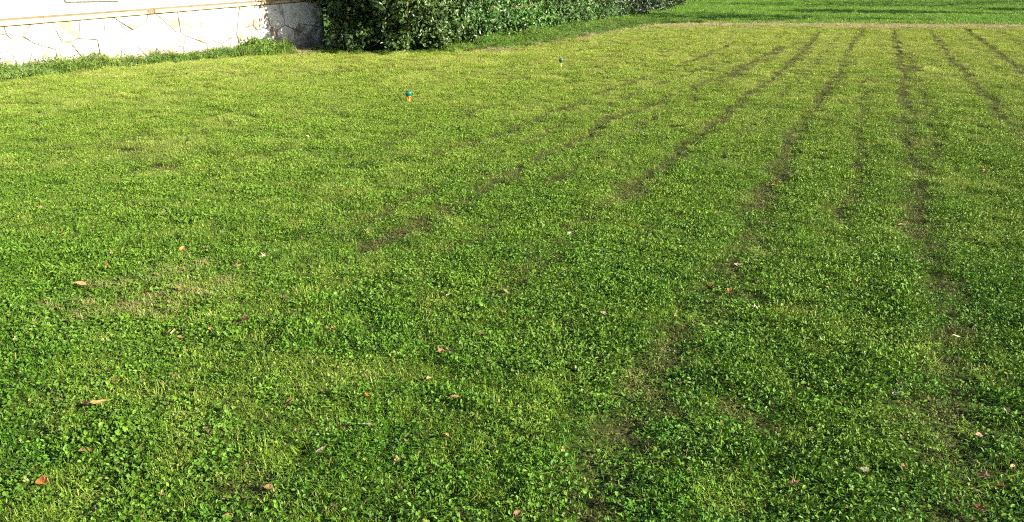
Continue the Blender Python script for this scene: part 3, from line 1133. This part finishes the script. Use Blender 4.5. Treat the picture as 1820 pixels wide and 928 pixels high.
def shade_tree(px, py, zc, r, lab, seed):
    """Tree whose crown, zc high, shades the ground shown at (px, py)."""
    rng = np.random.default_rng(seed)
    g = ground_at(px, py)
    run_ = zc / math.tan(SUN_EL)
    b = Vector((g.x + SUN_DIR.x * run_, g.y + SUN_DIR.y * run_, 0))
    root = empty('tree', b, lab, 'tree', 'trees right of the meadow')
    lobes = [(0, 0, zc, r * .7, r * .7, r * .6)]
    for k in range(7):
        a = k * .9 + rng.random()
        lobes.append((math.cos(a) * r * .55, math.sin(a) * r * .55, zc + rng.uniform(-.35, .35) * r, r * .5, r * .5, r * .38))
    data = leaf_cloud(lobes, 250, 16, .26, rng)
    tag(link('crown', cloud_mesh('crown', data, M['tree_leaf']), root), kind='stuff')
    mb = MB(); mb.tube([(0, 0, -.1), (.05, 0, zc * .4), (0, .1, zc * .8), (0, 0, zc + r * .3)], [.26, .2, .13, .04], 10)
    mb.build('trunk', M['bark'], root, True)
    for k in range(6):
        e = lobes[1 + k][:3]
        mb = MB(); mb.tube([(0, .02, zc * .45 + k * .15), (e[0] * .5, e[1] * .5, zc * .75), e], [.10, .07, .02], 6)
        mb.build('limb', M['bark'], root, True)


shade_tree(1300, 33, 8.5, 4.2, 'broad tree nearest the mown field, off to the right of the meadow', 41)
shade_tree(1545, 24, 7.0, 3.0, 'small tree right of the meadow behind the nearest one', 42)
shade_tree(1800, 20, 7.0, 2.8, 'small tree farthest right of the meadow', 43)
shade_tree(1420, 10.5, 9.5, 6.0, 'large tree beyond the meadow, left of the tallest', 44)
shade_tree(1640, 8, 10.0, 6.5, 'tallest tree right of the far meadow', 45)
shade_tree(1820, 6, 10.0, 6.0, 'rearmost tree right of the far meadow', 47)


# ------------------------------------------------------------------ plants that stand out at the wall foot
def gz_at(p):
    return float(ground_h(np.array([p.x]), np.array([p.y]))[0])


def rosette(name, px, py, n, L, W, lab, seed, mat='weed', upr=(.5, 1.25)):
    rng = np.random.default_rng(seed)
    g = ground_at(px, py)
    g.z = gz_at(g)
    root = empty(name, g, lab, 'plant')
    for k in range(n):
        mb = MB()
        l = L * rng.uniform(.7, 1.15)
        add_oval(mb, Vector((0, 0, 0)), k * 2.4 + rng.normal(0, .2), rng.uniform(*upr), l, W * rng.uniform(.8, 1.2), rng.uniform(.25, .6), rng.uniform(.3, 1), 0)
        mb.build('leaf', M[mat], root, True)
    return root


rosette('broad_leaved_weed', 143, 127, 13, .36, .055, 'pale strap-leaved weed standing in the grass strip below the white wall', 61)
rosette('broad_leaved_weed', 45, 143, 9, .22, .05, 'low broad-leaved weed at the left end of the wall strip', 62)
rosette('broad_leaved_weed', 235, 122, 8, .20, .045, 'small upright weed in the middle of the wall strip', 63)
rosette('weed_tuft', 1131, 84, 9, .10, .02, 'tiny dark weed tuft alone on the mown lawn before the hedge', 64)
g = ground_at(456, 98)
root = empty('weed_bush', g, 'rounded green weed bush against the wall where the shade begins', 'plant')
rng = np.random.default_rng(65)
data = leaf_cloud([(0, 0, .16, .30, .24, .18), (-.22, .05, .12, .22, .22, .14), (.06, 0, .25, .17, .17, .14)], 120, 14, .05, rng, .03, .01)
tag(link('foliage', cloud_mesh('foliage', data, M['verge']), root), kind='stuff')
for k in range(5):
    t = Vector(data[3][k * 7])
    mb = MB(); mb.tube([(rng.normal(0, .06), rng.normal(0, .06), -.03), t * .5 + Vector((0, 0, .05)), t], [.006, .005, .002], 5)
    mb.build('stem', M['bark'], root)

# ------------------------------------------------------------------ lawn sprinklers
M['orange'] = plain_mat('orange_plastic', (.42, .19, .025), .5, .45, 40)
M['yellow'] = plain_mat('pale_yellow_plastic', (.42, .31, .10), .5, .45, 40)
M['teal'] = plain_mat('green_plastic', (.008, .12, .075), .3, .2, 30, .5)
M['green'] = plain_mat('faded_green_plastic', (.025, .10, .06), .35, .2, 30, .5)
M['dark'] = plain_mat('dark_green_plastic', (.006, .05, .035), .4, .2, 30)


def sprinkler(px, py, lab, post, head, pr, hr, total):
    g = ground_at(px, py)
    g.z = gz_at(g)
    root = empty('lawn_sprinkler', g, lab, 'sprinkler', 'sprinklers standing on the lawn')
    h = total
    mb = MB(); mb.lathe([(.004, -.12), (pr * .45, -.02), (pr * 1.25, -.001), (pr * 1.25, .012), (pr, .016), (pr * .92, h * .50), (pr * 1.1, h * .52), (pr * 1.1, h * .56)], 20)
    mb.build('stake', M[post], root, True)
    mb = MB()
    for k in range(4):
        a = k * math.pi / 2 + .4
        mb.box((math.cos(a) * pr * 1.0, math.sin(a) * pr * 1.0, h * .27), (pr * .35, pr * .12, h * .44), a)
    mb.build('rib', M[post], root)
    mb = MB(); mb.lathe([(pr * .9, h * .50), (hr * .60, h * .54), (hr * .78, h * .64), (hr * .97, h * .76), (hr, h * .90), (hr * .93, h * .93), (hr * .5, h * .94)], 24)
    hd = mb.build('head', M[head], root, True)
    mb = MB(); mb.lathe([(hr * .45, h * .925), (hr * .42, h * .97), (hr * .2, h * 1.0)], 16)
    mb.build('nozzle', M['dark'], hd, True)
    mb = MB(); mb.tube([(hr * .8, 0, h * .74), (hr * 1.35, 0, h * .74)], [hr * .22, hr * .22], 10)
    mb.build('hose_inlet', M['dark'], hd, True)
    mb = MB(); mb.lathe([(hr * 1.02, h * .77), (hr * 1.05, h * .78), (hr * 1.05, h * .80), (hr * 1.02, h * .81)], 24)
    mb.build('collar', M['dark'], hd, True)
    root.rotation_euler.z = 2.2
    return root


sprinkler(727, 182.5, 'nearer lawn sprinkler with teal green head on an orange stake', 'orange', 'teal', .029, .050, .172)
sprinkler(997, 119, 'farther lawn sprinkler with faded green head on a thin pale yellow stake', 'yellow', 'green', .022, .048, .182)

# ------------------------------------------------------------------ fallen leaves
LC = {'orange': (.50, .20, .05), 'tan': (.34, .20, .095), 'brown': (.20, .11, .055), 'rust': (.26, .085, .035), 'red': (.30, .045, .025), 'cream': (.42, .32, .20),
      'white': (.50, .46, .38), 'pink': (.34, .19, .12), 'golden': (.38, .24, .08), 'dark': (.085, .045, .03), 'grey': (.27, .24, .17)}
for k_, v_ in LC.items():
    M['leaf_' + k_] = plain_mat('dead_leaf_' + k_, v_, .6, .45, 60, .35, bump=.3, transl=.2)


def leaf_outline(kind):
    if kind == 'lobed':       # five pointed lobes
        tips = [(-2.2, .62), (-1.15, .95), (0, 1.1), (1.15, .95), (2.2, .62)]
        pts = [(0, -.42)]
        for i, (a, r) in enumerate(tips):
            pts.append((math.sin(a) * r * .55, math.cos(a) * r * .55))
            if i < 4:
                b = (a + tips[i + 1][0]) / 2
                pts.append((math.sin(b) * .24, math.cos(b) * .24))
        return pts
    if kind == 'long':
        return [(0, -.6), (.13, -.35), (.17, 0), (.13, .35), (0, .62), (-.13, .35), (-.17, 0), (-.13, -.35)]
    return [(0, -.5), (.22, -.33), (.34, -.05), (.27, .22), (.10, .42), (0, .55), (-.10, .42), (-.27, .22), (-.34, -.05), (-.22, -.33)]


def fallen_leaf(px, py, size_px, colour, kind, lab, group=None, az=None, curl=None):
    rng = np.random.default_rng(int(px * 7 + py * 13))
    g = ground_at(px, py, .022)
    dist = (g - Vector((0, 0, CAM_H))).length
    L = min(.12, size_px / F_PX * dist * .95)
    az = rng.random() * 6.28 if az is None else az
    curl = rng.uniform(.25, .75) if curl is None else curl
    out = leaf_outline(kind)
    up = .55
    ring, mid = [], []
    mb = MB()

    def lift(x, y):
        return abs(x) * (.35 + curl * .8) + curl * .5 * y * y + rng.normal(0, .025)
    vs = [(0, 0, 0), (0, .25, lift(0, .25)), (0, -.2, lift(0, -.2))]
    inner = [(x * .55, y * .55, lift(x * .55, y * .55)) for x, y in out]
    outer = [(x, y, lift(x, y)) for x, y in out]
    n = len(out)
    allv = [(0, 0, 0)] + inner + outer
    fs = [(0, 1 + i, 1 + (i + 1) % n) for i in range(n)] + [(1 + i, 1 + n + i, 1 + n + (i + 1) % n, 1 + (i + 1) % n) for i in range(n)]
    mb.add([(a * L, b * L, c * L) for a, b, c in allv], fs)
    g.z = gz_at(g) + .028
    me = mb.mesh('fallen_leaf', M['leaf_' + colour])
    o = link('fallen_leaf', me)
    o.location = g
    o.rotation_euler = (rng.normal(.25, .22), rng.normal(0, .2), az)
    sol = o.modifiers.new('thickness', 'SOLIDIFY')
    sol.thickness = .0006
    tag(o, lab, 'leaf', group)
    if size_px >= 12:
        sb_ = MB(); sb_.tube([(0, -.4 * L, .06 * L), (.03 * L, -.62 * L, .14 * L), (.10 * L, -.85 * L, .10 * L)], [.0012, .001, .0008], 5)
        sb_.build('stalk', M['leaf_brown'], o)
    return o


LEAVES = [
    (76, 858, 27, 'orange', 'oval', 'bright orange pointed leaf in the bottom left corner of the lawn'),
    (150, 722, 32, 'brown', 'long', 'left half of the long brown curled leaf pair on the left lawn'),
    (176, 720, 28, 'golden', 'long', 'right, yellower half of the long curled leaf pair on the left lawn'),
    (204, 682, 17, 'brown', 'oval', 'brown upturned leaf above the long curled leaf pair'),
    (255, 678, 13, 'rust', 'oval', 'dark reddish leaf right of the brown upturned one, left lawn'),
    (249, 634, 14, 'tan', 'oval', 'flat tan leaf lower left, above the dark reddish one'),
    (152, 803, 20, 'brown', 'oval', 'brown leaf standing in clover above the bright orange leaf'),
    (305, 630, 10, 'tan', 'oval', 'small tan upright leaf right of the flat tan one'),
    (312, 670, 10, 'rust', 'oval', 'small red-brown leaf among clover, lower left'),
    (441, 823, 11, 'pink', 'oval', 'small pinkish leaf near the bottom, left of centre'),
    (396, 885, 10, 'cream', 'oval', 'cream leaf scrap close to the bottom edge, left of centre'),
    (404, 918, 13, 'brown', 'oval', 'tan-brown leaf cut by the bottom edge, left of centre'),
    (478, 869, 18, 'tan', 'oval', 'pale brown flat leaf low on the lawn, left of centre'),
    (173, 905, 15, 'dark', 'oval', 'dark brown leaf at the bottom edge right of the orange leaf'),
    (373, 773, 15, 'brown', 'oval', 'brown leaf sunk in clover, right of the long curled pair'),
    (320, 603, 11, 'tan', 'oval', 'tan leaf directly below the bleached grass patch'),
    (286, 380, 21, 'tan', 'long', 'long light tan leaf lying flat on the left mid lawn'),
    (393, 413, 12, 'white', 'oval', 'whitish curled leaf right of the long light tan leaf'),
    (110, 418, 11, 'orange', 'oval', 'small orange leaf at the far left of the mid lawn'),
    (324, 442, 12, 'orange', 'oval', 'small bright orange leaf below the long light tan leaf'),
    (366, 440, 15, 'pink', 'oval', 'pinkish brown leaf beside the small bright orange one'),
    (190, 475, 18, 'rust', 'long', 'orange-brown leaf above and left of the bleached grass patch'),
    (420, 475, 18, 'tan', 'lobed', 'tan lobed leaf right of and above the bleached grass patch'),
    (143, 510, 20, 'tan', 'oval', 'flat tan leaf left of the bleached grass patch'),
    (317, 516, 15, 'tan', 'oval', 'tan leaf at the right rim of the bleached grass patch'),
    (62, 575, 13, 'pink', 'oval', 'pinkish tan leaf by the left edge, lower mid lawn'),
    (308, 594, 12, 'cream', 'long', 'curled cream leaf under the bleached grass patch'),
    (375, 591, 11, 'tan', 'oval', 'small tan leaf right of the curled cream one'),
    (437, 577, 22, 'dark', 'lobed', 'dark red-brown crumpled leaf in clover, left of centre'),
    (471, 458, 19, 'cream', 'lobed', 'cream and brown lobed leaf left of the centre of the lawn'),
    (655, 415, 17, 'tan', 'lobed', 'tan leaf beside a dark hollow in the upper mid lawn'),
    (711, 424, 13, 'tan', 'oval', 'tan leaf right of the dark hollow in the upper mid lawn'),
    (619, 482, 14, 'cream', 'oval', 'beige flat leaf in the middle of the lawn'),
    (479, 526, 14, 'red', 'oval', 'red-orange leaf left of the centre of the lawn'),
    (503, 538, 17, 'dark', 'lobed', 'dark red-brown leaf right below the red-orange one'),
    (524, 562, 13, 'cream', 'oval', 'cream leaf below the dark red-brown one, left of centre'),
    (592, 590, 15, 'tan', 'lobed', 'tan lobed leaf in clover, below the beige flat leaf'),
    (669, 566, 11, 'tan', 'oval', 'small tan leaf upright in clover near the centre'),
    (797, 531, 13, 'white', 'long', 'whitish curled leaf right of the centre clover'),
    (784, 634, 22, 'brown', 'lobed', 'brown maple leaf, left of two touching in the middle'),
    (800, 630, 20, 'pink', 'lobed', 'paler maple leaf, right of two touching in the middle'),
    (775, 596, 10, 'orange', 'oval', 'small orange leaf above the two touching maple leaves'),
    (853, 595, 15, 'tan', 'oval', 'tan leaf right of and above the touching maple leaves'),
    (898, 517, 13, 'brown', 'oval', 'brown leaf right of the whitish curled one, mid lawn'),
    (652, 680, 14, 'pink', 'lobed', 'pinkish tan leaf standing in clover, lower centre left'),
    (653, 712, 13, 'orange', 'oval', 'dull orange leaf just below the pinkish tan one'),
    (516, 719, 15, 'brown', 'oval', 'brown-tan leaf lying in clover, lower left of centre'),
    (808, 718, 21, 'golden', 'oval', 'golden curled leaf casting a shadow, lower centre'),
    (763, 680, 13, 'tan', 'oval', 'tan leaf up and left of the golden curled one'),
    (653, 766, 20, 'grey', 'oval', 'grey-beige curled leaf, lower centre left'),
    (708, 826, 19, 'pink', 'lobed', 'star-shaped pinkish maple leaf near the bottom centre'),
    (793, 782, 13, 'golden', 'oval', 'small golden leaf up right of the star-shaped maple leaf'),
    (570, 808, 20, 'grey', 'long', 'pale withered leaf left of the star-shaped maple leaf'),
    (590, 910, 14, 'brown', 'oval', 'brown leaf at the bottom edge left of centre'),
    (920, 914, 20, 'brown', 'oval', 'brown leaf standing on edge at the bottom centre'),
    (1010, 762, 12, 'tan', 'oval', 'small tan scrap of leaf, lower right of centre'),
    (1093, 704, 10, 'rust', 'oval', 'tiny reddish leaf right of centre in the lower lawn'),
    (1310, 474, 17, 'cream', 'lobed', 'pale beige leaf in the worn wheel track right of centre'),
    (1303, 494, 13, 'tan', 'oval', 'tan leaf just below the pale beige one in the wheel track'),
    (1263, 515, 16, 'red', 'lobed', 'red leaf beside the worn wheel track right of centre'),
    (1295, 517, 15, 'rust', 'oval', 'rust leaf right of the red one in the wheel track'),
    (1342, 550, 14, 'white', 'lobed', 'whitish leaf right of the wheel track, below the beige one'),
    (1072, 563, 14, 'cream', 'oval', 'beige leaf with a dark hollow on its left, right of centre'),
    (1013, 415, 10, 'white', 'oval', 'small white leaf scrap in the upper mid lawn'),
    (1603, 397, 13, 'pink', 'oval', 'pale pink leaf beside the right wheel track'),
    (1590, 458, 13, 'white', 'oval', 'white leaf on the right lawn below the pale pink one'),
    (1471, 512, 15, 'tan', 'oval', 'tan leaf on the right lawn between the two wheel tracks'),
    (1700, 599, 14, 'cream', 'long', 'pale leaf in the dark hollow of the right wheel track'),
    (1650, 606, 11, 'pink', 'oval', 'pinkish leaf left of the dark hollow in the right track'),
    (1730, 581, 10, 'pink', 'oval', 'small pink leaf right of the dark hollow in the right track'),
    (1596, 685, 14, 'tan', 'oval', 'tan upright leaf on the lower right lawn'),
    (1591, 706, 15, 'white', 'lobed', 'whitish leaf just below the tan upright one, lower right'),
    (1454, 794, 12, 'cream', 'long', 'cream curled leaf on the lower right lawn'),
    (1411, 861, 19, 'tan', 'lobed', 'tan-brown lobed leaf near the bottom, right of centre'),
    (1535, 843, 15, 'grey', 'oval', 'whitish grey leaf near the bottom, between tan and rust ones'),
    (1604, 838, 21, 'rust', 'oval', 'large rust leaf half sunk near the bottom right'),
    (1748, 850, 20, 'tan', 'lobed', 'tan and rust leaf at the hollow in the bottom right'),
    (1787, 737, 12, 'cream', 'oval', 'beige leaf by the right edge, lower lawn'),
    (1739, 777, 12, 'pink', 'oval', 'pinkish leaf above the hollow in the bottom right'),
    (1738, 907, 17, 'rust', 'oval', 'dark rust leaf in the bottom right corner'),
    (1800, 830, 10, 'pink', 'oval', 'small pink leaf at the right edge above the corner'),
    (1779, 870, 13, 'rust', 'oval', 'rust leaf right of the tan and rust one, bottom right'),
    (738, 332, 11, 'tan', 'oval', 'tan leaf alone below the nearer sprinkler'),
    (1060, 248, 10, 'brown', 'oval', 'brown leaf alone on the upper lawn right of centre'),
    (1750, 308, 11, 'red', 'oval', 'red leaf alone on the right upper lawn'),
    (196, 288, 8, 'white', 'oval', 'tiny white leaf alone on the left upper lawn'),
    (547, 243, 7, 'white', 'oval', 'tiny white leaf left below the nearer sprinkler'),
    (72, 372, 10, 'cream', 'oval', 'pale leaf at the left edge of the mid lawn'),
    (1375, 325, 9, 'orange', 'oval', 'tiny orange leaf in the wheel track on the upper right lawn'),
]
for px, py, sz, colr, kd, lab in LEAVES:
    fallen_leaf(px, py, sz, colr, kd, lab, 'fallen leaves lying on the lawn')
